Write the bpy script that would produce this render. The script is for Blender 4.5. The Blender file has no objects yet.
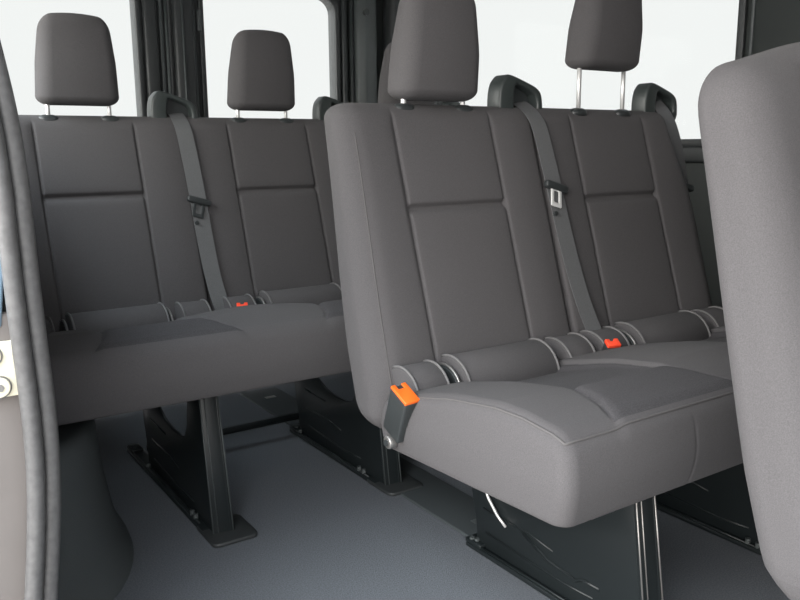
import bpy, math, random
import numpy as np
from mathutils import Vector, Matrix

random.seed(4)
S = bpy.context.scene
COL = S.collection

# ------------------------------------------------------------------ camera
FW = Vector((0.54743065, 0.81529703, -0.18870729))
RT = Vector((0.82941955, -0.55857978, -0.00720031))
UP = Vector((0.11127847, 0.15257585, 0.98200698))
cd = bpy.data.cameras.new('camera')
cam = bpy.data.objects.new('camera', cd)
COL.objects.link(cam)
M = Matrix.Identity(4)
for i in range(3):
    M[i][0], M[i][1], M[i][2] = RT[i], UP[i], -FW[i]
M.translation = (-0.7813, -0.7461, 0.9100)
cam.matrix_world = M
cd.sensor_width = 36.0
cd.lens = 798.6 * 36.0 / 800.0
cd.clip_start = 0.01
S.camera = cam

# ------------------------------------------------------------------ world: bright overcast sky, brightest on the open door side
W = bpy.data.worlds.new('sky')
S.world = W
W.use_nodes = True
nt = W.node_tree
nt.nodes.clear()
N = nt.nodes.new
geo = N('ShaderNodeTexCoord')
dot = N('ShaderNodeVectorMath'); dot.operation = 'DOT_PRODUCT'
sd = Vector((-0.86, -0.22, 0.44)).normalized()
dot.inputs[1].default_value = sd
nt.links.new(geo.outputs['Generated'], dot.inputs[0])
ramp = N('ShaderNodeMapRange'); ramp.interpolation_type = 'SMOOTHSTEP'
ramp.inputs['From Min'].default_value = 0.1
ramp.inputs['From Max'].default_value = 0.95
ramp.inputs['To Min'].default_value = 0.955
ramp.inputs['To Max'].default_value = 10.8
nt.links.new(dot.outputs['Value'], ramp.inputs['Value'])
bg = N('ShaderNodeBackground')
mixc = N('ShaderNodeMix'); mixc.data_type = 'RGBA'
mixc.inputs[6].default_value = (0.982, 0.99, 0.988, 1)
mixc.inputs[7].default_value = (1.0, 0.96, 0.91, 1)
mixz = N('ShaderNodeMix'); mixz.data_type = 'RGBA'
mixz.inputs[7].default_value = (0.80, 0.90, 1.0, 1)
nt.links.new(mixc.outputs[2], mixz.inputs[6])
sepz = N('ShaderNodeSeparateXYZ')
nt.links.new(geo.outputs['Generated'], sepz.inputs[0])
fz = N('ShaderNodeMapRange')
fz.inputs['From Min'].default_value = 0.25
fz.inputs['From Max'].default_value = 0.9
nt.links.new(sepz.outputs['Z'], fz.inputs['Value'])
nt.links.new(fz.outputs['Result'], mixz.inputs[0])
nt.links.new(mixz.outputs[2], bg.inputs['Color'])
facn = N('ShaderNodeMapRange')
facn.inputs['From Min'].default_value = 0.1
facn.inputs['From Max'].default_value = 0.95
nt.links.new(dot.outputs['Value'], facn.inputs['Value'])
nt.links.new(facn.outputs['Result'], mixc.inputs[0])
# dimmer towards the front of the van, added to weaken light on front faces
dot2 = N('ShaderNodeVectorMath'); dot2.operation = 'DOT_PRODUCT'
dot2.inputs[1].default_value = (0.0, -1.0, 0.0)
nt.links.new(geo.outputs['Generated'], dot2.inputs[0])
ramp2 = N('ShaderNodeMapRange'); ramp2.interpolation_type = 'SMOOTHSTEP'
ramp2.inputs['From Min'].default_value = 0.25
ramp2.inputs['From Max'].default_value = 0.85
ramp2.inputs['To Min'].default_value = 1.0
ramp2.inputs['To Max'].default_value = 0.6
nt.links.new(dot2.outputs['Value'], ramp2.inputs['Value'])
mul = N('ShaderNodeMath'); mul.operation = 'MULTIPLY'
nt.links.new(ramp.outputs['Result'], mul.inputs[0])
nt.links.new(ramp2.outputs['Result'], mul.inputs[1])
# overcast sky grows brighter towards the zenith
sep = N('ShaderNodeSeparateXYZ')
nt.links.new(geo.outputs['Generated'], sep.inputs[0])
zen = N('ShaderNodeMapRange'); zen.interpolation_type = 'SMOOTHSTEP'
zen.inputs['From Min'].default_value = 0.22
zen.inputs['From Max'].default_value = 0.95
zen.inputs['To Max'].default_value = 0.9
nt.links.new(sep.outputs['Z'], zen.inputs['Value'])
addn = N('ShaderNodeMath'); addn.operation = 'ADD'
nt.links.new(mul.outputs[0], addn.inputs[0])
nt.links.new(zen.outputs['Result'], addn.inputs[1])
nt.links.new(addn.outputs[0], bg.inputs['Strength'])
out = N('ShaderNodeOutputWorld')
nt.links.new(bg.outputs[0], out.inputs['Surface'])

S.view_settings.view_transform = 'Standard'
S.view_settings.look = 'None'
S.view_settings.gamma = 1.0
S.view_settings.use_curve_mapping = False
S.view_settings.exposure = 0.0

# ------------------------------------------------------------------ materials
def mat(name, col, rough=0.6, metal=0.0, noise=None, bump=None, spec=0.5, sheen=0.0):
    """noise=(scale, amount) varies the base colour, bump=(scale, strength) gives grain."""
    m = bpy.data.materials.new(name)
    m.use_nodes = True
    t = m.node_tree
    b = t.nodes['Principled BSDF']
    b.inputs['Base Color'].default_value = (*col, 1)
    b.inputs['Roughness'].default_value = rough
    b.inputs['Metallic'].default_value = metal
    b.inputs['Specular IOR Level'].default_value = spec
    if sheen:
        b.inputs['Sheen Weight'].default_value = sheen
        b.inputs['Sheen Roughness'].default_value = 0.5
    tc = t.nodes.new('ShaderNodeTexCoord')
    if noise:
        n = t.nodes.new('ShaderNodeTexNoise')
        n.inputs['Scale'].default_value = noise[0]
        n.inputs['Detail'].default_value = 4
        t.links.new(tc.outputs['Object'], n.inputs['Vector'])
        r = t.nodes.new('ShaderNodeValToRGB')
        a = noise[1]
        r.color_ramp.elements[0].position = 0.3
        r.color_ramp.elements[1].position = 0.7
        r.color_ramp.elements[0].color = (*[c * (1 - a) for c in col], 1)
        r.color_ramp.elements[1].color = (*[c * (1 + a) for c in col], 1)
        t.links.new(n.outputs['Fac'], r.inputs['Fac'])
        t.links.new(r.outputs['Color'], b.inputs['Base Color'])
    if bump:
        n = t.nodes.new('ShaderNodeTexNoise')
        n.inputs['Scale'].default_value = bump[0]
        n.inputs['Detail'].default_value = 3
        t.links.new(tc.outputs['Object'], n.inputs['Vector'])
        bp = t.nodes.new('ShaderNodeBump')
        bp.inputs['Strength'].default_value = bump[1]
        bp.inputs['Distance'].default_value = 0.002
        t.links.new(n.outputs['Fac'], bp.inputs['Height'])
        t.links.new(bp.outputs['Normal'], b.inputs['Normal'])
    return m

M_FAB = mat('charcoal_cloth', (0.080, 0.0765, 0.0785), 0.95, noise=(650, 0.14), bump=(900, 0.22), spec=0.12, sheen=0.03)
M_INS = mat('charcoal_insert_cloth', (0.054, 0.052, 0.055), 0.95, noise=(500, 0.25), bump=(800, 0.35), spec=0.12, sheen=0.03)
M_EDGE = mat('pale_edge_piping', (0.135, 0.132, 0.132), 0.7, spec=0.25)
M_PIPE = mat('grey_piping', (0.090, 0.086, 0.086), 0.8, spec=0.2)
M_STITCH = mat('fabric_stitching', (0.06, 0.057, 0.056), 0.95, spec=0.1)
M_SEAM = mat('dark_seam', (0.05, 0.048, 0.048), 0.9, spec=0.1)
M_BELT = mat('black_webbing', (0.110, 0.112, 0.115), 0.6, noise=(600, 0.15), bump=(900, 0.2), spec=0.4)
M_PLAS = mat('black_plastic', (0.030, 0.034, 0.035), 0.42, bump=(500, 0.1))
M_GUIDE = mat('green_black_plastic', (0.034, 0.041, 0.040), 0.38, bump=(500, 0.08))
M_STEEL = mat('black_painted_steel', (0.011, 0.014, 0.015), 0.36, bump=(60, 0.06), spec=0.35)
M_CHROME = mat('chrome', (0.75, 0.75, 0.74), 0.18, 1.0)
M_POST = mat('brushed_steel', (0.70, 0.70, 0.69), 0.42, 0.6)
M_PLATE = mat('satin_steel', (0.72, 0.72, 0.71), 0.5, 0.25)
M_BOLT = mat('dull_steel', (0.32, 0.31, 0.30), 0.4, 0.8)
M_ORANGE = mat('orange_plastic', (0.72, 0.120, 0.012), 0.45)
M_RED = mat('red_plastic', (0.9, 0.075, 0.03), 0.45)
M_CARPET = mat('grey_carpet', (0.124, 0.133, 0.146), 0.9, noise=(300, 0.25), bump=(420, 0.6), spec=0.2)
M_RAIL = mat('dark_floor_strip', (0.042, 0.050, 0.053), 0.75, bump=(200, 0.15))
M_TRIM = mat('dark_trim', (0.028, 0.031, 0.032), 0.5, bump=(350, 0.15))
M_TRIM2 = mat('grey_trim', (0.058, 0.066, 0.067), 0.5, bump=(350, 0.12))
M_WALL = mat('dark_lining', (0.017, 0.021, 0.020), 0.6, bump=(300, 0.2))
M_ROOF = mat('grey_headliner', (0.36, 0.37, 0.38), 0.9)
M_HUMP = mat('wheel_arch_plastic', (0.080, 0.090, 0.092), 0.6, bump=(380, 0.3))
M_RUB = mat('grey_rubber', (0.095, 0.094, 0.094), 0.40, noise=(90, 0.18), bump=(120, 0.15))
M_PAINT = mat('beige_paint', (0.19, 0.172, 0.162), 0.4, noise=(9, 0.06))
M_CREAM = mat('cream_plate', (0.80, 0.76, 0.60), 0.35, noise=(60, 0.05))
M_BLUE = mat('blue_grey', (0.20, 0.29, 0.38), 0.45)
M_GROUND = mat('pale_pavement', (0.42, 0.38, 0.35), 0.9, noise=(6, 0.15))

def glass_mat():
    m = bpy.data.materials.new('window_glass')
    m.use_nodes = True
    t = m.node_tree
    t.nodes.clear()
    tr = t.nodes.new('ShaderNodeBsdfTransparent')
    tr.inputs[0].default_value = (0.975, 0.985, 0.978, 1)
    gl = t.nodes.new('ShaderNodeBsdfGlossy')
    gl.inputs['Roughness'].default_value = 0.02
    fr = t.nodes.new('ShaderNodeFresnel')
    fr.inputs[0].default_value = 1.07
    mx = t.nodes.new('ShaderNodeMixShader')
    o = t.nodes.new('ShaderNodeOutputMaterial')
    t.links.new(fr.outputs[0], mx.inputs[0])
    t.links.new(tr.outputs[0], mx.inputs[1])
    t.links.new(gl.outputs[0], mx.inputs[2])
    t.links.new(mx.outputs[0], o.inputs['Surface'])
    return m
M_GLASS = glass_mat()

# ------------------------------------------------------------------ helpers
def link_mesh(name, verts, faces, m, parent=None, smooth=True, bevel=0.0, seg=2):
    me = bpy.data.meshes.new(name)
    me.from_pydata([tuple(float(c) for c in p) for p in verts], [], faces)
    me.validate()
    me.materials.append(m)
    if smooth:
        me.polygons.foreach_set('use_smooth', [True] * len(me.polygons))
    o = bpy.data.objects.new(name, me)
    COL.objects.link(o)
    if parent:
        o.parent = parent
    if bevel:
        bv = o.modifiers.new('bevel', 'BEVEL')
        bv.width = bevel; bv.segments = seg; bv.limit_method = 'ANGLE'; bv.angle_limit = math.radians(35)
        bv.harden_normals = False
    return o

class MB:
    """collects plain shapes into one mesh"""
    def __init__(self): self.v = []; self.f = []
    def add(self, v, f):
        n = len(self.v); self.v += [tuple(p) for p in v]; self.f += [tuple(i + n for i in q) for q in f]; return self
    def box(self, lo, hi):
        x0, y0, z0 = lo; x1, y1, z1 = hi
        v = [(x0,y0,z0),(x1,y0,z0),(x1,y1,z0),(x0,y1,z0),(x0,y0,z1),(x1,y0,z1),(x1,y1,z1),(x0,y1,z1)]
        return self.add(v, [(0,3,2,1),(4,5,6,7),(0,1,5,4),(1,2,6,5),(2,3,7,6),(3,0,4,7)])
    def prism(self, pts, axis, a, b):
        """closed 2-D outline extruded along axis from a to b"""
        n = len(pts)
        def P(p, t):
            q = [0, 0, 0]; k = [i for i in range(3) if i != axis]
            q[axis] = t; q[k[0]] = p[0]; q[k[1]] = p[1]; return tuple(q)
        v = [P(p, a) for p in pts] + [P(p, b) for p in pts]
        f = [tuple(range(n)), tuple(range(2*n-1, n-1, -1))]
        f += [(i, i+n, (i+1) % n + n, (i+1) % n) for i in range(n)]
        return self.add(v, f)
    def ring(self, outer, inner, axis, a, b):
        n = len(outer)
        def P(p, t):
            q = [0, 0, 0]; k = [i for i in range(3) if i != axis]
            q[axis] = t; q[k[0]] = p[0]; q[k[1]] = p[1]; return tuple(q)
        v = [P(p, a) for p in outer] + [P(p, a) for p in inner] + [P(p, b) for p in outer] + [P(p, b) for p in inner]
        f = []
        for i in range(n):
            j = (i+1) % n
            f += [(i, j, j+n, i+n), (i+2*n, i+3*n, j+3*n, j+2*n), (i, i+2*n, j+2*n, j), (i+n, j+n, j+3*n, i+3*n)]
        return self.add(v, f)
    def tube(self, path, r, n=10, ry=None):
        path = [Vector(p) for p in path]
        rings = []
        ref = None
        for i, p in enumerate(path):
            t = (path[min(i+1, len(path)-1)] - path[max(i-1, 0)]).normalized()
            if ref is None:
                ref = t.cross(Vector((0, 0, 1)) if abs(t.z) < 0.9 else Vector((1, 0, 0))).normalized()
            a = (ref - t * ref.dot(t)).normalized(); ref = a
            b = t.cross(a)
            rings.append([p + a * math.cos(2*math.pi*k/n) * r + b * math.sin(2*math.pi*k/n) * (ry or r) for k in range(n)])
        v = [q for g in rings for q in g]
        f = []
        for i in range(len(path)-1):
            for k in range(n):
                f.append((i*n+k, i*n+(k+1) % n, (i+1)*n+(k+1) % n, (i+1)*n+k))
        f.append(tuple(range(n-1, -1, -1))); f.append(tuple(range((len(path)-1)*n, len(path)*n)))
        return self.add(v, f)
    def cyl(self, c, axis, r, h, n=20):
        d = [0, 0, 0]; d[axis] = h / 2
        c = Vector(c); d = Vector(d)
        return self.tube([c - d, c + d], r, n)
    def build(self, name, m, parent=None, bevel=0.0, smooth=None, seg=2):
        if smooth is None: smooth = bool(bevel)
        return link_mesh(name, self.v, self.f, m, parent, smooth, bevel, seg)

def autosmooth(o, deg=40):
    me = o.data
    try:
        me.set_sharp_from_angle(angle=math.radians(deg))
    except Exception:
        pass
    return o

def rrect(x0, y0, x1, y1, r, n=6):
    p = []
    for cx, cy, a0 in ((x1-r, y0+r, -90), (x1-r, y1-r, 0), (x0+r, y1-r, 90), (x0+r, y0+r, 180)):
        for k in range(n+1):
            a = math.radians(a0 + 90*k/n)
            p.append((cx + r*math.cos(a), cy + r*math.sin(a)))
    return p

def insert_faces(o, sf_faces_test):
    """second cloth on the sewn-in centre panel"""
    o.data.materials.append(M_INS)
    for p in o.data.polygons:
        if sf_faces_test(p.center, p.normal): p.material_index = 1

def samples(lo, hi, step, rlo, rhi, dense=()):
    s = set()
    n = max(2, int(round((hi-lo)/step)))
    for i in range(n+1): s.add(round(lo+(hi-lo)*i/n, 5))
    for k in range(1, 7):
        s.add(round(lo + rlo*(1-math.cos(k*math.pi/12)), 5)); s.add(round(hi - rhi*(1-math.cos(k*math.pi/12)), 5))
    for c, w in dense:
        for k in (-2.5, -1.6, -1.0, -0.5, 0, 0.5, 1.0, 1.6, 2.5):
            q = c + k*w
            if lo < q < hi: s.add(round(q, 5))
    s = sorted(s)
    o = [s[0]]
    for q in s[1:]:
        if q - o[-1] > 0.0012: o.append(q)
    o[-1] = hi
    return o

class Soft:
    """upholstered block: a box with its own radius on each side, then a shaping function"""
    def __init__(self, lo, hi, rad, shape):
        self.lo = np.array(lo, float); self.hi = np.array(hi, float)
        self.rlo = np.array([r[0] for r in rad], float); self.rhi = np.array([r[1] for r in rad], float)
        self.shape = shape
    def at(self, p):
        p = np.array(p, float)
        inner = np.clip(p, self.lo + self.rlo, self.hi - self.rhi)
        d = p - inner
        r = np.where(d < 0, self.rlo, self.rhi); r = np.where(r <= 0, 1e-9, r)
        q = d / r
        L = np.linalg.norm(q)
        mx = np.max(np.abs(q))
        if (L > 1.0 or mx > 0.999) and np.count_nonzero(np.abs(q) > 1e-9) > 1:
            q = q / L
        return self.shape(*(inner + q * r))
    def mesh(self, step, dense=((), (), ())):
        g = [samples(self.lo[i], self.hi[i], step[i], self.rlo[i], self.rhi[i], dense[i]) for i in range(3)]
        key = {}; V = []; F = []
        def vid(p):
            k = tuple(round(c, 5) for c in p)
            if k not in key:
                key[k] = len(V); V.append(self.at(p))
            return key[k]
        for ax in range(3):
            a, b = [(1, 2), (2, 0), (0, 1)][ax]
            for side in (0, 1):
                val = g[ax][-1] if side else g[ax][0]
                ids = []
                for u in g[a]:
                    row = []
                    for w in g[b]:
                        p = [0, 0, 0]; p[ax] = val; p[a] = u; p[b] = w
                        row.append(vid(p))
                    ids.append(row)
                for i in range(len(g[a])-1):
                    for j in range(len(g[b])-1):
                        q = (ids[i][j], ids[i+1][j], ids[i+1][j+1], ids[i][j+1])
                        if len(set(q)) == 4: F.append(q if side else q[::-1])
        return V, F

def thing(name, label, cat, loc=(0, 0, 0), group=None):
    o = bpy.data.objects.new(name, None)
    o.empty_display_size = 0.05
    COL.objects.link(o)
    o.location = loc
    o['label'] = label; o['category'] = cat
    if group: o['group'] = group
    return o
def tag(o, label, cat, group=None):
    o['label'] = label; o['category'] = cat
    if group: o['group'] = group
    return o
def structure(o, label=None, cat=None):
    o['kind'] = 'structure'
    if label: o['label'] = label
    if cat: o['category'] = cat
    return o

def gauss(d, w): return math.exp(-(d/w)**2)
def lerp(x, xs, ys): return float(np.interp(x, xs, ys))
def sstep(a, b, x):
    t = min(1, max(0, (x-a)/(b-a))); return t*t*(3-2*t)

# ================================================================== SETTING
RX = 1.20      # right wall
LX = -0.60     # left wall
RY = 2.00      # rear door plane
HZ = 1.60      # roof
FY = -1.70

structure(MB().box((-0.64, FY, -0.03), (RX, RY+0.05, 0.0)).build('floor', M_CARPET), 'grey flecked carpet floor of the van', 'floor')
structure(MB().box((LX-0.08, FY, HZ), (RX+0.08, RY+0.08, HZ+0.03)).build('ceiling', M_ROOF), 'pale headliner over the seats', 'ceiling')
structure(MB().box((-30, -30, -0.75), (30, 30, -0.70)).build('ground', M_GROUND), 'pale pavement outside the van', 'ground')

# right wall with its side window
wy0, wy1, wz0, wz1 = 0.585, 1.90, 0.925, 1.50
def wall_with_hole(name, axis, a, b, u0, u1, v0, v1, hole, m, rad=0.05):
    inner = rrect(hole[0], hole[1], hole[2], hole[3], rad, 6)
    n = len(inner)
    # outer loop sampled along the rectangle in the directions of the inner loop
    cx, cy = (hole[0]+hole[2])/2, (hole[1]+hole[3])/2
    outer = []
    segs = [(u1, v0), (u1, v1), (u0, v1), (u0, v0)]
    for i, (x, y) in enumerate(inner):
        c = segs[i // 7]
        k = i % 7
        if k == 3: outer.append(c)
        elif k < 3:
            outer.append([(min(max(x, u0), u1), v0), (u1, y), (x, v1), (u0, y)][i // 7])
        else:
            outer.append([(u1, y), (x, v1), (u0, y), (x, v0)][i // 7])
    return MB().ring(outer, inner, axis, a, b).build(name, m)

structure(wall_with_hole('wall_right', 0, RX, RX+0.05, FY, RY+0.05, 0.0, HZ, (wy0, wz0, wy1, wz1), M_WALL), 'dark lined van side wall behind the seats', 'wall')
w = structure(MB().ring(rrect(wy0-0.022, wz0-0.022, wy1+0.022, wz1+0.022, 0.06), rrect(wy0, wz0, wy1, wz1, 0.05), 0, RX-0.012, RX+0.002).build('window_1', M_TRIM, bevel=0.004), 'wide side window behind the middle bench', 'window')
MB().box((RX+0.02, wy0-0.01, wz0-0.01), (RX+0.025, wy1+0.01, wz1+0.01)).build('pane', M_GLASS, w)
# pillar trims in front of the side window
t = structure(MB().box((RX-0.03, 0.20, 0.0), (RX, 0.545, HZ)).build('trim_1', M_WALL, bevel=0.008), 'dark pillar trim right of the side window', 'trim')
MB().box((RX-0.036, 0.522, 0.9), (RX-0.028, 0.530, HZ)).build('edge_strip', M_TRIM2, t, bevel=0.002)
MB().box((RX-0.036, 0.300, 0.9), (RX-0.028, 0.306, HZ)).build('edge_strip', M_TRIM2, t, bevel=0.002)
structure(MB().box((RX-0.02, FY, 0.86), (RX, RY, 0.905)).build('trim_2', M_TRIM, bevel=0.006), 'ledge under the side window', 'trim')
structure(MB().box((RX-0.015, FY, 0.0), (RX, RY, 0.12)).build('baseboard_right', M_RAIL, bevel=0.004), 'kick strip along the side wall', 'baseboard')

# left wall behind the door opening, with a window of its own
structure(wall_with_hole('wall_left', 0, LX-0.06, LX, 0.49, RY+0.05, 0.0, HZ, (0.66, 0.95, 1.86, 1.46), M_WALL), 'dark side wall behind the door opening', 'wall')
w = structure(MB().ring(rrect(0.64, 0.93, 1.88, 1.48, 0.06), rrect(0.66, 0.95, 1.86, 1.46, 0.05), 0, LX-0.002, LX+0.010).build('window_2', M_TRIM, bevel=0.004), 'side window on the door side', 'window')
MB().box((LX-0.035, 0.65, 0.94), (LX-0.030, 1.87, 1.47)).build('pane', M_GLASS, w)

# rear doors
structure(MB().box((0.83, RY-0.02, 0), (RX, RY+0.05, HZ)).build('wall_rear', M_WALL), 'dark rear corner panel of the van', 'wall')
structure(MB().box((LX-0.06, RY, 1.50), (0.83, RY+0.05, HZ)).build('trim_3', M_WALL), 'header over the rear doors', 'trim')
def rear_door(idx, x0, x1, h0, h1):
    d = structure(wall_with_hole('door_%d' % idx, 1, RY, RY+0.045, x0, x1, 0.02, 1.50, (h0, 0.93, h1, 1.455), M_TRIM, 0.055),
                  ('left' if idx == 1 else 'right') + ' rear door with a large window', 'door')
    f = MB().ring(rrect(h0-0.018, 0.912, h1+0.018, 1.473, 0.065), rrect(h0, 0.93, h1, 1.455, 0.055), 1, RY-0.012, RY+0.002).build('window_frame', M_TRIM, d, bevel=0.004)
    MB().box((h0-0.01, RY+0.02, 0.92), (h1+0.01, RY+0.025, 1.465)).build('pane', M_GLASS, f)
    return d
d1 = rear_door(1, LX-0.04, 0.135, -0.52, 0.028)
d2 = rear_door(2, 0.145, 0.828, 0.260, 0.773)
# moulded ridges down the meeting edges of the doors
MB().box((0.052, RY-0.022, 0.3), (0.096, RY, 1.49)).build('edge_moulding', M_TRIM, d1, bevel=0.008)
MB().box((0.104, RY-0.012, 0.3), (0.118, RY, 1.49)).build('edge_moulding', M_TRIM2, d1, bevel=0.004)
MB().tube([(0.129, RY-0.010, 0.3), (0.129, RY-0.010, 1.49)], 0.006, 10).build('seal', M_TRIM2, d1, smooth=True)
MB().box((0.050, RY-0.020, 1.36), (0.062, RY-0.019, 1.47)).build('latch_cover', M_PLAS, d1, bevel=0.002)
MB().box((0.150, RY-0.030, 0.3), (0.218, RY, 1.49)).build('edge_moulding', M_TRIM, d2, bevel=0.010)
MB().tube([(0.177, RY-0.032, 0.3), (0.177, RY-0.032, 1.49)], 0.004, 8).build('seal', M_TRIM2, d2, smooth=True)
MB().tube([(0.223, RY-0.008, 0.3), (0.223, RY-0.008, 1.49)], 0.006, 10).build('seal', M_TRIM2, d2, smooth=True)
MB().box((0.234, RY-0.016, 1.30), (0.250, RY-0.010, 1.37)).build('latch_cover', M_TRIM2, d2, bevel=0.003)
MB().box((0.800, RY-0.016, 0.3), (0.824, RY, 1.49)).build('edge_moulding', M_PLAS, d2, bevel=0.006)
t = structure(MB().prism([(0.838, RY), (0.846, RY-0.05), (0.872, RY-0.07), (0.925, RY-0.06), (0.940, RY)], 2, 0.0, HZ).build('trim_4', M_TRIM2, bevel=0.006), 'grey pillar trim beside the rear doors', 'trim')
MB().cyl((0.870, RY-0.072, 1.405), 1, 0.012, 0.012).build('cover_cap', M_PLAS, t)
MB().tube([(0.834, RY-0.026, 0.3), (0.834, RY-0.026, 1.58)], 0.008, 10).build('seal', M_PLAS, t, smooth=True)
structure(MB().box((0.97, RY-0.10, 0.0), (RX, RY-0.02, HZ)).build('trim_5', M_TRIM, bevel=0.02), 'dark corner pillar trim', 'trim')

# body jamb outside the door seal
structure(MB().box((-0.98, 0.472, -0.35), (LX-0.001, 0.489, 0.685)).build('trim_6', M_PAINT, bevel=0.006), 'beige painted door jamb outside the seal', 'trim')
sp = thing('striker_plate', 'cream striker plate with two bolts on the beige door jamb', 'striker plate', (-0.648, 0.472, 0.60))
MB().prism(rrect(-0.045, -0.034, 0.030, 0.046, 0.006, 4), 1, -0.008, 0.0).build('plate', M_CREAM, sp, bevel=0.002)
for bx, bz in ((0.000, -0.018), (-0.008, 0.028)):
    MB().cyl((bx, -0.009, bz), 1, 0.0165, 0.004, 24).build('washer', M_BOLT, sp, bevel=0.001)
    MB().cyl((bx, -0.011, bz), 1, 0.0145, 0.006, 24).build('bolt', M_CREAM, sp, bevel=0.002)
    MB().cyl((bx, -0.0145, bz), 1, 0.006, 0.003, 6).build('bolt_socket', M_BOLT, sp)
bf = thing('door_buffer', 'blue grey buffer with a dark cap above the cream striker plate', 'buffer', (-0.640, 0.489, 0.72))  # stand-in for an unidentified blue shape beside the jamb
MB().prism([(-0.03, -0.055), (0.004, -0.055), (0.018, 0.05), (-0.03, 0.05)], 1, -0.02, 0.0).build('wedge_block', M_BLUE, bf, bevel=0.004)
MB().prism([(-0.03, 0.05), (0.018, 0.05), (0.016, 0.075), (-0.03, 0.08)], 1, -0.022, 0.0).build('wedge_cap', M_PLAS, bf, bevel=0.004)

# rubber seal round the door opening: outer bulb and inner lip
zs = [0.0, 0.12, 0.245, 0.33, 0.40, 0.47, 0.52, 0.60, 0.70, 0.81, 0.92, 1.00, 1.05, 1.15, 1.30, 1.45, 1.58]
rx = [-0.628, -0.616, -0.602, -0.591, -0.583, -0.579, -0.578, -0.581, -0.585, -0.586, -0.588, -0.598, -0.606, -0.622, -0.642, -0.658, -0.668]
zz = np.linspace(0.0, 1.58, 70)
xx = np.interp(zz, zs, rx)
k = np.ones(7)/7
xs = np.convolve(np.pad(xx, 3, mode='edge'), k, mode='valid')
ds = thing('door_seal', 'grey double rubber seal running up the edge of the door opening', 'door seal', (-0.6, 0.45, 0.0))
o = MB().tube([(x-0.0345+0.6, -0.005, z) for x, z in zip(xs, zz)], 0.0125, 14).build('outer_bulb', M_RUB, ds, smooth=True)
o = MB().tube([(x-0.0115+0.6, 0.010, z) for x, z in zip(xs, zz)], 0.0128, 14, 0.014).build('inner_lip', M_RUB, ds, smooth=True)

# wheel arch cover at the lower left
def hump():
    """rounded box over the wheel: a quarter-round nose with a slightly flared foot"""
    zl = [0, 0.006, 0.012, 0.02, 0.03, 0.04, 0.05, 0.065, 0.08, 0.10, 0.12, 0.14, 0.16, 0.18, 0.20, 0.225, 0.25, 0.28, 0.305]
    yc = 1.15
    zk = [0, .02, .03, .05, .08, .12, .16, .2, .25, .31]
    ak = [.268, .262, .256, .246, .236, .228, .222, .216, .212, .209]
    n = 40
    V = []; F = []
    def ringpts(a, b, z):
        p = [(LX+0.002, yc-b, z)]
        p += [(LX+0.002+a*math.sin(t), yc-b*math.cos(t), z) for t in np.linspace(0.02, math.pi/2, n)]
        p += [(LX+0.002+a, y, z) for y in np.linspace(yc+0.05, 1.80, 12)]
        return p
    rings = [ringpts(lerp(z, zk, ak), 0.40-0.25*z, z) for z in zl]
    for k in range(1, 6):
        t = k/5*math.pi/2
        rings.append(ringpts(0.209-0.025*(1-math.cos(t)), 0.40-0.25*0.305-0.03*(1-math.cos(t)), 0.305+0.025*math.sin(t)))
    for i in range(1, 6):
        rings.append(ringpts(0.184*(1-i/5)+0.0005, (0.294)*(1-i/5)+0.0005 if i < 5 else 0.0005, 0.330+0.004*i/5))
    m = len(rings[0])
    for g in rings: V += g
    for i in range(len(rings)-1):
        for j in range(m-1):
            p = i*m+j
            F.append((p, p+1, p+m+1, p+m))
    return link_mesh('wheel_arch_cover', V, F, M_HUMP)
tag(hump(), 'black moulded wheel arch cover on the carpet inside the door opening', 'wheel arch')

# floor strips that carry the seat pedestals
def floor_strip(x0, x1, y0, y1, label):
    t = thing('floor_strip', label, 'floor strip', ((x0+x1)/2, (y0+y1)/2, 0), 'floor strips under the seats')
    hx, hy = (x1-x0)/2, (y1-y0)/2
    MB().prism([(-hx, 0), (hx, 0), (hx-0.004, 0.005), (-hx+0.004, 0.005)], 1, -hy, hy).build('strip', M_RAIL, t, bevel=0.0015)
    return t
fs = floor_strip(0.322, 0.470, -0.30, 1.98, 'long dark floor strip under the middle bench and the rear right pedestal')
MB().box((-0.02, -0.19, 0.0045), (0.02, -0.165, 0.0065)).build('slot_cover', M_TRIM2, fs, bevel=0.001)
MB().box((-0.02, 1.02, 0.0045), (0.02, 1.04, 0.0065)).build('slot_cover', M_BOLT, fs, bevel=0.001)

# ================================================================== SEATS
ZB, ZT = 0.365, 0.997
SEAM_X, SEAM_Z = 0.1275, 0.787

def front_y(z, lean):
    """front plane of the backrest at height z"""
    return 0.48 + (z-0.5)*lean + (0.49-0.48)*0

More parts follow.
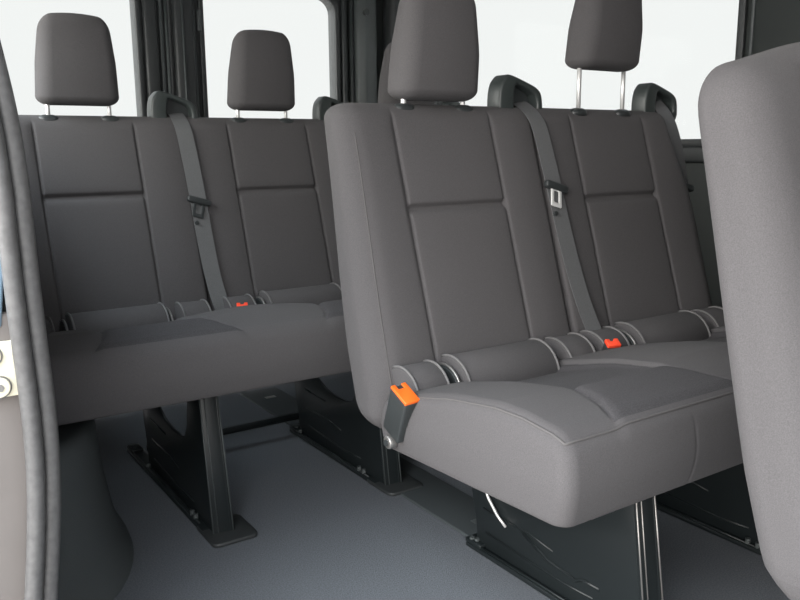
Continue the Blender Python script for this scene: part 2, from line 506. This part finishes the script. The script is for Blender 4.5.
def make_backrest(cx, wl, wr, outer_l, outer_r, lean, parent, bulge=0.0035, crown=0.0, stitch=True):
    lo = (-wl, 0.0, ZB); hi = (wr, 0.11, ZT)
    rl = 0.062 if outer_l else 0.012
    rr = 0.060 if outer_r else 0.012
    def shape(x, y, z):
        t = y/0.11
        T = lerp(z, [0.36, 0.42, 0.53, 0.92, 1.0], [0.100, 0.128, 0.125, 0.090, 0.080])
        yf = 0.48 + (z-0.5)*lean
        # shoulders lean in at the outer sides
        s = sstep(0.72, 1.0, z)
        if outer_l and x < 0: x = x + 0.020*sstep(0.48, 1.0, z)*(x/-wl)**2
        if outer_r and x > 0: x = x - 0.062*s**1.3*(x/wr)**3
        # bottom rounding at the outer ends
        yy = yf + t*T
        f = 1-sstep(0.0, 0.7, t)
        ax = abs(x)
        g = 0.0
        if z < 0.985:
            g += 0.0060*gauss(ax-SEAM_X, 0.0034)*sstep(0.44, 0.50, z)*(1-sstep(0.955, 0.985, z))
        if ax < SEAM_X+0.01:
            g += 0.012*gauss(z-SEAM_Z, 0.0075)*(1-sstep(SEAM_X-0.004, SEAM_X+0.006, ax))
        # padding
        if ax < SEAM_X:
            u = 1-(ax/SEAM_X)**4
            v = 1-((z-0.65)/0.16)**4 if z < SEAM_Z else 1-((z-0.885)/0.095)**4
            g -= bulge*max(0, u)*max(0, v)
        else:
            e = (wl if x < 0 else wr)
            u = (ax-SEAM_X)/(e-SEAM_X)
            g -= 0.0055*max(0, math.sin(math.pi*min(1, u*1.05)))*sstep(0.40, 0.55, z)
        if z < 0.46: g += 0.035*((0.46-z)/0.10)**1.5
        zo = z + crown*sstep(0.85, 1.0, z)*sstep(-wl-0.02, 0.02, x)
        return (x+cx, yy + g*f, zo)
    sf = Soft(lo, hi, ((rl, rr), (0.046, 0.035), (0.045 if not crown else 0.075, 0.034 if not crown else 0.055)), shape)
    V, F = sf.mesh((0.018, 0.02, 0.018), (((-SEAM_X, 0.0034), (SEAM_X, 0.0034)), (), ((SEAM_Z, 0.006),)))
    o = link_mesh('backrest', V, F, M_FAB, parent)
    # edge stitching down the outer side
    if outer_l and stitch:
        p = [sf.at((-wl+0.030, 0.0, z)) for z in np.linspace(0.42, ZT-0.06, 26)]
        MB().tube([(a, b-0.0005, c) for a, b, c in p], 0.0012, 6).build('edge_stitching', M_PIPE, o, smooth=True)
    return sf

def make_cushion(cx, wl, wr, outer_l, outer_r, parent, seam=True, pipe=True):
    lo = (-wl, -0.012, 0.0); hi = (wr, 0.46, 0.15)
    rl = 0.022 if outer_l else 0.0
    rr = 0.028 if outer_r else 0.0
    def shape(x, y, z):
        t = z/0.15
        zt = lerp(y, [-0.02, 0.02, 0.08, 0.14, 0.25, 0.387, 0.46], [0.508, 0.519, 0.526, 0.525, 0.509, 0.476, 0.450])
        zb = lerp(y, [-0.02, 0.19, 0.46], [0.377, 0.367, 0.357])
        zz = zb + t*(zt-zb)
        f = sstep(0.6, 1.0, t)
        ax = abs(x)
        g = 0.0
        SX = lerp(y, [0, .05, .12, .3, .46], [.160, .135, .115, .124, .128])
        # centre panel sits lower than the side bolsters towards the back
        dep = sstep(0.124, 0.142, y)
        inn = 1-sstep(SX-0.022, SX+0.010, ax)
        g -= (0.013 + 0.010*sstep(0.20, 0.40, y))*dep*inn
        g += 0.005*inn*(1-dep)
        g -= 0.0045*gauss(ax-SX, 0.0045)*sstep(-0.005, 0.03, y)
        if ax < SX: g -= 0.009*gauss(y-0.130, 0.005)*inn
        if ax > SX:
            e = (wl if x < 0 else wr)
            u = min(1, (ax-SX)/(e-SX))
            outer = outer_l if x < 0 else outer_r
            g += (0.002 if outer else 0.009)*math.sin(math.pi*u*(1.0 if outer else 0.5))*sstep(0.04, 0.16, y)*(1-0.7*sstep(0.28, 0.42, y))
        zz += g*f
        # front face swells a little, with a sewn seam
        yy = y
        fr = 1-sstep(0.0, 0.10, y)
        yy -= 0.016*math.sin(math.pi*min(1, max(0, t)))*fr
        if seam and y < 0.03:
            yy += 0.0009*gauss(x, 0.003)*(1-sstep(0.75, 0.95, t))
        xx = x
        if outer_l and x < -wl+0.05: xx -= 0.010*math.sin(math.pi*t)*(1-sstep(-wl, -wl+0.05, x))
        if outer_r and x > wr-0.05: xx += 0.010*math.sin(math.pi*t)*sstep(wr-0.05, wr, x)
        return (xx+cx, yy, zz)
    sf = Soft(lo, hi, ((rl, rr), (0.027, 0.03), (0.008, 0.026)), shape)
    V, F = sf.mesh((0.02, 0.02, 0.02), (tuple((q, 0.004) for q in (-.164, -.152, -.140, -.128, -.116, .116, .128, .140, .152, .164, 0.0)), ((0.130, 0.006), (0.0, 0.005), (0.02, 0.004), (0.04, 0.004)), ()))
    o = link_mesh('seat_cushion', V, F, M_FAB, parent)
    autosmooth(o, 35)
    insert_faces(o, lambda c, n: n.z > 0.3 and c.y > 0.002 and abs(c.x-cx) < lerp(c.y, [0, .05, .12, .3, .46], [.160, .135, .115, .124, .128]))
    if pipe:
        p = []
        if outer_l: p += [sf.at((-wl, y, 0.15)) for y in np.linspace(0.42, -0.010, 30)]
        p += [sf.at((x, -0.012, 0.15)) for x in np.linspace(-wl+0.002, wr-0.002, 40)]
        if outer_r: p += [sf.at((wr, y, 0.15)) for y in np.linspace(-0.010, 0.42, 30)]
        MB().tube(p, 0.0022, 6).build('piping', M_PIPE, o, smooth=True)
    return sf

def make_headrest(cx, zb, parent, lean, post_base=0.985, top_shift=0.0):
    H = 0.222
    def shape(x, y, z):
        t = z/H
        wd = lerp(t, [0, 0.10, 0.5, 0.8, 1.0], [0.98, 1.0, 0.95, 0.87, 0.80])
        th = lerp(t, [0, 0.4, 1.0], [0.92, 1.0, 0.62])
        yy = y*th - 0.010*(1-(x/0.11)**2)*(1 if y < 0 else 0.3) - 0.022*t
        zz = z + 0.006*(1-(x/0.10)**2)*t
        return (x*wd*0.955, yy, zz)
    sf = Soft((-0.108, -0.045, 0.0), (0.108, 0.045, H), ((0.034, 0.034), (0.038, 0.038), (0.022, 0.034)), shape)
    V, F = sf.mesh((0.018, 0.018, 0.018))
    yb = 0.48 + (0.99-0.5)*lean + 0.045
    V = [(x+cx, y+yb-0.02-(zb-1.0)*0.10, z+zb) for x, y, z in V]
    o = link_mesh('headrest', V, F, M_FAB, parent)
    for s in (-1, 1):
        MB().tube([(cx+s*0.0775, yb-0.026-(zb-1.0)*0.08, post_base-0.02), (cx+s*0.0775, yb-0.024-(zb-1.0)*0.10, zb+0.04)], 0.0055, 12).build('headrest_post', M_POST, o, smooth=True)
        sl = Soft((-0.026, -0.016, 0.0), (0.026, 0.016, 0.020), ((0.02, 0.02), (0.014, 0.014), (0.004, 0.012)), lambda x, y, z: (x, y, z))
        V, F = sl.mesh((0.01, 0.01, 0.006))
        link_mesh('post_sleeve', [(x+cx+s*0.0775, y+yb-0.024-(zb-1.0)*0.08, z+0.978) for x, y, z in V], F, M_PLAS, o)
    return o

def make_guide(x, parent, lean):
    """tall plastic belt outlet on top of the backrest"""
    y0 = 0.48 + (1.0-0.5)*lean + 0.012
    o = thing_part = None
    def sm(p, n=2):
        # round polygon corners
        for _ in range(n):
            q = []
            for i in range(len(p)):
                a, b = p[i], p[(i+1) % len(p)]
                q += [(0.75*a[0]+0.25*b[0], 0.75*a[1]+0.25*b[1]), (0.25*a[0]+0.75*b[0], 0.25*a[1]+0.75*b[1])]
            p = q
        return p
    outer = sm([(-0.066, 0.965), (-0.066, 1.040), (-0.046, 1.066), (-0.034, 1.068), (0.012, 1.054), (0.052, 1.040), (0.066, 1.022), (0.068, 0.965), (0.0, 0.960)])
    inner = sm([(-0.022, 0.985), (-0.022, 1.020), (-0.018, 1.044), (-0.010, 1.048), (0.016, 1.038), (0.036, 1.030), (0.048, 1.016), (0.050, 0.985), (0.006, 0.980)])
    mb = MB().ring([(a+x, b) for a, b in outer], [(a+x, b) for a, b in inner], 1, y0, y0+0.048)
    o = mb.build('belt_guide', M_GUIDE, parent, bevel=0.006, seg=3)
    MB().prism([(a*0.99+x*0.01+x*0.0+0.0, b) for a, b in [(x+p[0], p[1]) for p in inner]], 1, y0+0.030, y0+0.036).build('guide_back', M_PLAS, o)
    return o

def make_belt(pts, parent, lean, tongue_at=None, w=0.046, chrome=True, out=0.016):
    """pts: (x, z[, extra y]) down the front of the backrest; the last ones tuck into the seat"""
    P = []
    n = 60
    t = np.linspace(0, 1, len(pts)); tt = np.linspace(0, 1, n)
    px = np.interp(tt, t, [p[0] for p in pts]); pz = np.interp(tt, t, [p[1] for p in pts]); pe = np.interp(tt, t, [p[2] if len(p) > 2 else 0 for p in pts])
    k = np.ones(9)/9
    def smo(a): return np.concatenate([[a[0]], np.convolve(np.pad(a, 4, mode='reflect', reflect_type='odd'), k, mode='valid')[1:-1], [a[-1]]])
    px, pz, pe = smo(px), smo(pz), smo(pe)
    V = []; F = []
    th = 0.0016
    for i in range(n):
        x, z = px[i], pz[i]
        a = Vector((px[min(i+1, n-1)]-px[max(i-1, 0)], 0, pz[min(i+1, n-1)]-pz[max(i-1, 0)])).normalized()
        s = Vector((-a.z, 0, a.x))          # across the strap
        y = 0.48 + (z-0.5)*lean - out + pe[i]
        for sx in (-1, 1):
            for o_ in (0, th):
                q = Vector((x, y-o_, z)) + s*sx*w/2
                q.y += (q.z-z)*lean
                V.append(tuple(q))
    for i in range(n-1):
        b = i*4; c = b+4
        F += [(b, b+2, c+2, c), (b+1, c+1, c+3, b+3), (b, c, c+1, b+1), (b+2, b+3, c+3, c+2)]
    F += [(0, 1, 3, 2), ((n-1)*4, (n-1)*4+2, (n-1)*4+3, (n-1)*4+1)]
    o = link_mesh('seat_belt', V, F, M_BELT, parent, smooth=False)
    if tongue_at is not None:
        z = tongue_at
        i = int(np.argmin(np.abs(pz-z)))
        x = px[i]; y = 0.48+(z-0.5)*lean-out+pe[i]-0.006
        mb = MB().prism(rrect(-0.034, -0.008, 0.034, 0.009, 0.006, 4), 1, -0.008, 0.006)
        tg = mb.build('belt_tongue', M_PLAS, o, bevel=0.003)
        R = Matrix.Translation((x, y, z)) @ Matrix.Rotation(math.radians(16), 4, 'Y') @ Matrix.Rotation(-math.atan(lean), 4, 'X')
        tg.data.transform(R)
        pl = MB().ring(rrect(-0.016, -0.047, 0.017, -0.004, 0.003, 3), rrect(-0.0075, -0.037, 0.0085, -0.010, 0.0025, 3), 1, -0.003, 0.0).build('tongue_plate', M_PLATE if chrome else M_PLAS, o, bevel=0.0006)
        pl['label'] = 'metal tongue plate'
        pl.data.transform(R)
        bt = MB().cyl((0.0, 0.0, -0.062), 1, 0.005, 0.006).build('stop_button', M_PLAS, o)
        bt.data.transform(R)
    return o

def make_roll(cx, parent, side=True):
    """cloth covers over the hinge between backrest and cushion"""
    yc, zc, r = 0.450, 0.442, 0.066
    def arc(rr, a0=-15, a1=120, n=14):
        return [(yc - rr*math.cos(math.radians(a0+(a1-a0)*k/n)), zc + rr*math.sin(math.radians(a0+(a1-a0)*k/n))) for k in range(n+1)]
    def seg(x0, x1, rr=r):
        p = arc(rr)
        p = p + [(yc+0.01, zc-0.02)]
        o = MB().prism(p, 0, x0, x1).build('hinge_cover', M_FAB, parent, bevel=0.004)
        for x in (x0+0.003, x1-0.003):
            MB().tube([(x, a, b) for a, b in arc(rr+0.0012, -5, 115)], 0.0026, 6).build('piping', M_EDGE, o, smooth=True)
        return o
    seg(cx-0.118, cx+0.118)
    for s in (-1, 1):
        a, b = cx+s*0.158, cx+s*0.235
        seg(min(a, b), max(a, b), r-0.004)
        h = MB().prism(arc(r-0.016) + [(yc+0.01, zc-0.02)], 0, min(cx+s*0.124, cx+s*0.134), max(cx+s*0.124, cx+s*0.134)).build('hinge_arm', M_PLAS, parent, bevel=0.002)
        MB().tube([(cx+s*0.129, a_, b_) for a_, b_ in arc(r-0.014, 0, 110)], 0.003, 6).build('hinge_edge', M_BOLT, h, smooth=True)

def make_buckle(x, y, z, parent, big):
    if big:
        mb = MB().prism(rrect(-0.026, -0.054, 0.026, 0.040, 0.005, 3), 0, -0.016, 0.016)
        b = mb.build('buckle', M_PLAS, parent, bevel=0.004)
        b['label'] = 'black buckle body with an orange release button'
        R = Matrix.Translation((x, y, z)) @ Matrix.Rotation(math.radians(24), 4, 'X') @ Matrix.Rotation(math.radians(-4), 4, 'Y')
        b.data.transform(R)
        # orange button wraps over the top edge, with a slot left free
        out = [(-0.0155, -0.0255), (0.0155, -0.0255), (0.0155, 0.0255), (0.006, 0.0255), (0.006, 0.013), (-0.006, 0.013), (-0.006, 0.0255), (-0.0155, 0.0255)]
        c = MB().prism(out, 2, 0.036, 0.0425).build('release_button', M_ORANGE, b, bevel=0.0015)
        c.data.transform(R)
        m2 = MB().prism([(-0.012, -0.068), (0.010, -0.068), (0.013, -0.045), (-0.014, -0.045)], 0, -0.004, 0.006).build('buckle_strap', M_PLAS, b, bevel=0.002)
        m2.data.transform(R)
        bo = MB().cyl((-0.010, 0.0, -0.071), 0, 0.0125, 0.016, 18).build('pivot_bolt', M_BOLT, b, bevel=0.002)
        bo2 = MB().cyl((-0.019, 0.0, -0.071), 0, 0.0065, 0.006, 6).build('bolt_socket', M_PLAS, b)
        for q in (bo, bo2): q.data.transform(R)
    else:
        R = Matrix.Translation((x, y, z)) @ Matrix.Rotation(math.radians(-20), 4, 'Z') @ Matrix.Rotation(math.radians(30), 4, 'X')
        b = MB().prism(rrect(-0.015, -0.010, 0.015, 0.010, 0.003, 3), 2, -0.045, 0.004).build('buckle', M_PLAS, parent, bevel=0.002)
        b.data.transform(R)
        out = [(-0.015, -0.0105), (0.015, -0.0105), (0.015, 0.0105), (0.005, 0.0105), (0.005, 0.004), (-0.005, 0.004), (-0.005, 0.0105), (-0.015, 0.0105)]
        c = MB().prism(out, 2, 0.003, 0.012).build('release_button', M_RED, b, bevel=0.0015)
        c['label'] = 'red release button'
        c.data.transform(R)

def make_pedestal(x, parent, lever=False, rail=0.62):
    """pressed steel leg: side sheet with a cut-out, flanged front post, floor rail and foot plate"""
    sheet = [(0.100, 0.010), (min(rail, 0.62)-0.02, 0.010), (min(rail, 0.62)-0.017, 0.06), (min(rail, 0.62)+0.010, 0.17), (min(rail, 0.62), 0.37), (0.545, 0.37), (0.528, 0.31), (0.505, 0.255), (0.470, 0.220), (0.420, 0.200),
             (0.360, 0.190), (0.300, 0.192), (0.262, 0.203), (0.245, 0.235), (0.232, 0.30), (0.225, 0.372), (0.140, 0.372), (0.122, 0.20)]
    p = MB().prism(sheet, 0, x-0.004, x+0.004).build('pedestal', M_STEEL, parent, bevel=0.0015)
    fl = MB()
    fl.add([(x-0.006, 0.090, 0.008), (x+0.042, 0.084, 0.008), (x+0.036, 0.134, 0.372), (x-0.006, 0.140, 0.372),
            (x-0.006, 0.097, 0.008), (x+0.042, 0.091, 0.008), (x+0.036, 0.141, 0.372), (x-0.006, 0.147, 0.372)],
           [(0,1,2,3),(7,6,5,4),(0,4,5,1),(1,5,6,2),(2,6,7,3),(3,7,4,0)])
    fl.build('post_flange', M_STEEL, p, bevel=0.002)
    MB().add([(x+0.035, 0.084, 0.008), (x+0.042, 0.084, 0.008), (x+0.036, 0.134, 0.372), (x+0.030, 0.134, 0.372),
            (x+0.035, 0.165, 0.008), (x+0.042, 0.165, 0.008), (x+0.036, 0.185, 0.372), (x+0.030, 0.185, 0.372)],
           [(0,1,2,3),(7,6,5,4),(0,4,5,1),(1,5,6,2),(2,6,7,3),(3,7,4,0)]).build('post_flange', M_STEEL, p, bevel=0.002)
    # highlights along the flange edges, put in as paler tubes
    MB().tube([(x-0.006, 0.089, 0.012), (x-0.006, 0.139, 0.368)], 0.0018, 6).build('flange_highlight', M_BOLT if lever else M_TRIM2, p, smooth=True)
    MB().tube([(x+0.042, 0.083, 0.012), (x+0.036, 0.134, 0.368)], 0.0018, 6).build('flange_highlight', M_BOLT if lever else M_TRIM2, p, smooth=True)
    MB().tube([(x+0.006, 0.087, 0.012), (x+0.004, 0.137, 0.368)], 0.0014, 6).build('flange_highlight', M_BOLT if lever else M_TRIM2, p, smooth=True)
    # pressed ridges
    for pts in ([(0.55, 0.105), (0.40, 0.105), (0.33, 0.095)], [(0.54, 0.050), (0.30, 0.040), (0.22, 0.045)], [(0.55, 0.165), (0.42, 0.160)]):
        MB().tube([(x-0.003, a, b) for a, b in pts], 0.0032, 8).build('pressed_ridge', M_STEEL, p, smooth=True)
    MB().box((x-0.022, 0.12, 0.001), (x+0.022, rail, 0.012)).build('floor_rail', M_STEEL, p, bevel=0.003)
    MB().box((x-0.020, rail-0.05, 0.010), (x+0.016, rail+0.005, 0.020)).build('rail_end', M_STEEL, p, bevel=0.003)
    MB().tube([(x-0.014, 0.16, 0.013), (x-0.014, rail-0.03, 0.013)], 0.003, 6).build('rail_lip', M_STEEL, p, smooth=True)
    MB().prism(rrect(x-0.025, 0.035, x+0.088, 0.165, 0.018, 5), 2, 0.001, 0.011).build('foot_plate', M_TRIM, p, bevel=0.003)  # paler than the leg: light on the plate put into its colour
    for by, bx in ((rail-0.025, x-0.008), (0.19, x-0.012), (0.58, x-0.012), (0.215, x-0.012)):
        MB().cyl((bx, by, 0.018), 2, 0.006, 0.014, 10).build('bolt', M_TRIM2, p)
    if lever:
        MB().tube([(x-0.012, 0.548, 0.20), (x-0.014, 0.537, 0.165), (x-0.014, 0.522, 0.142), (x-0.013, 0.492, 0.112), (x-0.010, 0.468, 0.094)], 0.0034, 10).build('release_lever', M_POST, p, smooth=True)
        MB().tube([(x-0.003, 0.420, 0.100), (x-0.003, 0.345, 0.070), (x-0.003, 0.265, 0.062), (x-0.003, 0.250, 0.072), (x-0.003, 0.205, 0.072)], 0.0045, 8).build('pressed_ridge', M_STEEL, p, smooth=True)
    return p

def bench(label, dy, centers, widths, head_z, lean=0.317, guides=(), pedestals=(), rails=(0.592, 0.592, 0.592), belts=(), big_buckle=None, small=(), lever=False, dx=0.0, crown=0.0, stitch=True, seams=True):
    t = thing('passenger_bench', label, 'bench seat', (dx, dy, 0.0), 'passenger benches in the van')
    n = len(centers)
    for i, c in enumerate(centers):
        wl, wr = widths[i]
        make_backrest(c, wl, wr, i == 0, i == n-1, lean, t, crown=crown, stitch=stitch)
        make_cushion(c, wl, wr, i == 0, i == n-1, t, seam=seams, pipe=seams)
        make_roll(c, t)
        if head_z[i]: make_headrest(c-0.006, head_z[i]-0.008, t, lean)
    for g in guides: make_guide(g, t, lean)
    for b in belts: make_belt(parent=t, lean=lean, **b)
    x0 = centers[0]-widths[0][0]; x1 = centers[-1]+widths[-1][1]
    MB().box((x0+0.05, 0.07, 0.354), (x1-0.05, 0.47, 0.392)).build('seat_frame', M_STEEL, t, bevel=0.006)
    for k, p in enumerate(pedestals): make_pedestal(p, t, lever and k == 0, rails[k])
    if big_buckle: make_buckle(*big_buckle, t, True)
    for s in small: make_buckle(*s, t, False)
    return t

mid = bench('charcoal cloth two seat bench in the middle, orange buckle on its near end', 0.0,
            [0.255, 0.757], [(0.272, 0.2525), (0.2495, 0.290)], [1.012, 1.096],
            guides=(0.495, 0.985), pedestals=(0.317, 0.830), lever=True,
            belts=(dict(pts=[(0.506, 1.008, 0.052), (0.508, 0.996, 0.028), (0.508, 0.975, 0.008), (0.510, 0.950, 0.0), (0.513, 0.90), (0.519, 0.82), (0.523, 0.68), (0.541, 0.54), (0.556, 0.475, -0.012), (0.562, 0.44, -0.01)], tongue_at=0.818),
                   dict(pts=[(0.985, 1.02, 0.044), (0.990, 1.00, 0.030), (1.002, 0.965, 0.022), (1.026, 0.90, 0.035), (1.042, 0.83, 0.052), (1.052, 0.75, 0.070), (1.052, 0.60, 0.085), (1.05, 0.45, 0.085)], tongue_at=0.80, chrome=False)),
            big_buckle=(-0.026, 0.376, 0.450), small=((0.525, 0.384, 0.486),))
MB().cyl((0.10, 0.025, 0.366), 0, 0.010, 0.05, 12).build('frame_bracket', M_STEEL, mid)

rear = bench('dark cloth three seat bench across the back below the rear door windows', 0.869,
             [-0.268, 0.255, 0.780], [(0.265, 0.2615), (0.2615, 0.2625), (0.2625, 0.265)], [1.030, 1.026, 1.03],
             guides=(-0.018, 0.505, 1.01), pedestals=(-0.168, 0.317, 0.830), rails=(0.77, 0.64, 0.64),
             belts=(dict(pts=[(-0.010, 1.008, 0.052), (-0.010, 0.996, 0.028), (-0.010, 0.975, 0.008), (-0.009, 0.950, 0.0), (-0.006, 0.90), (-0.001, 0.79), (0.000, 0.65), (0.006, 0.53), (0.016, 0.475, -0.012), (0.022, 0.44, -0.01)], tongue_at=0.765, chrome=False),
                    dict(pts=[(0.514, 1.008, 0.052), (0.514, 0.996, 0.028), (0.514, 0.975, 0.008), (0.515, 0.950, 0.0), (0.518, 0.90), (0.523, 0.82), (0.525, 0.68), (0.541, 0.54), (0.556, 0.475, -0.012), (0.562, 0.44, -0.01)], tongue_at=0.818, chrome=False)),
             small=((0.048, 0.388, 0.482), (0.60, 0.40, 0.49)), seams=False)
# tie bar between the rear pedestals
MB().tube([(-0.168, 0.620, 0.056), (0.317, 0.620, 0.056)], 0.011, 10).build('tie_bar', M_STEEL, rear, smooth=True)

near = bench('grey cloth bench nearest the camera, cut off at the right', -0.869,
             [0.255, 0.757], [(0.272, 0.2525), (0.2495, 0.290)], [1.10, 1.10], 
             guides=(0.495, 0.985), pedestals=(0.317, 0.830),
             belts=(dict(pts=[(0.506, 1.008, 0.052), (0.508, 0.996, 0.028), (0.508, 0.975, 0.008), (0.510, 0.950, 0.0), (0.513, 0.90), (0.519, 0.82), (0.523, 0.68), (0.541, 0.54), (0.556, 0.475, -0.012), (0.562, 0.44, -0.01)], tongue_at=0.818),),
             small=((0.525, 0.384, 0.486),), crown=0.050, stitch=False, lean=0.338)
near.location = (0.058, -0.832, 0.0)
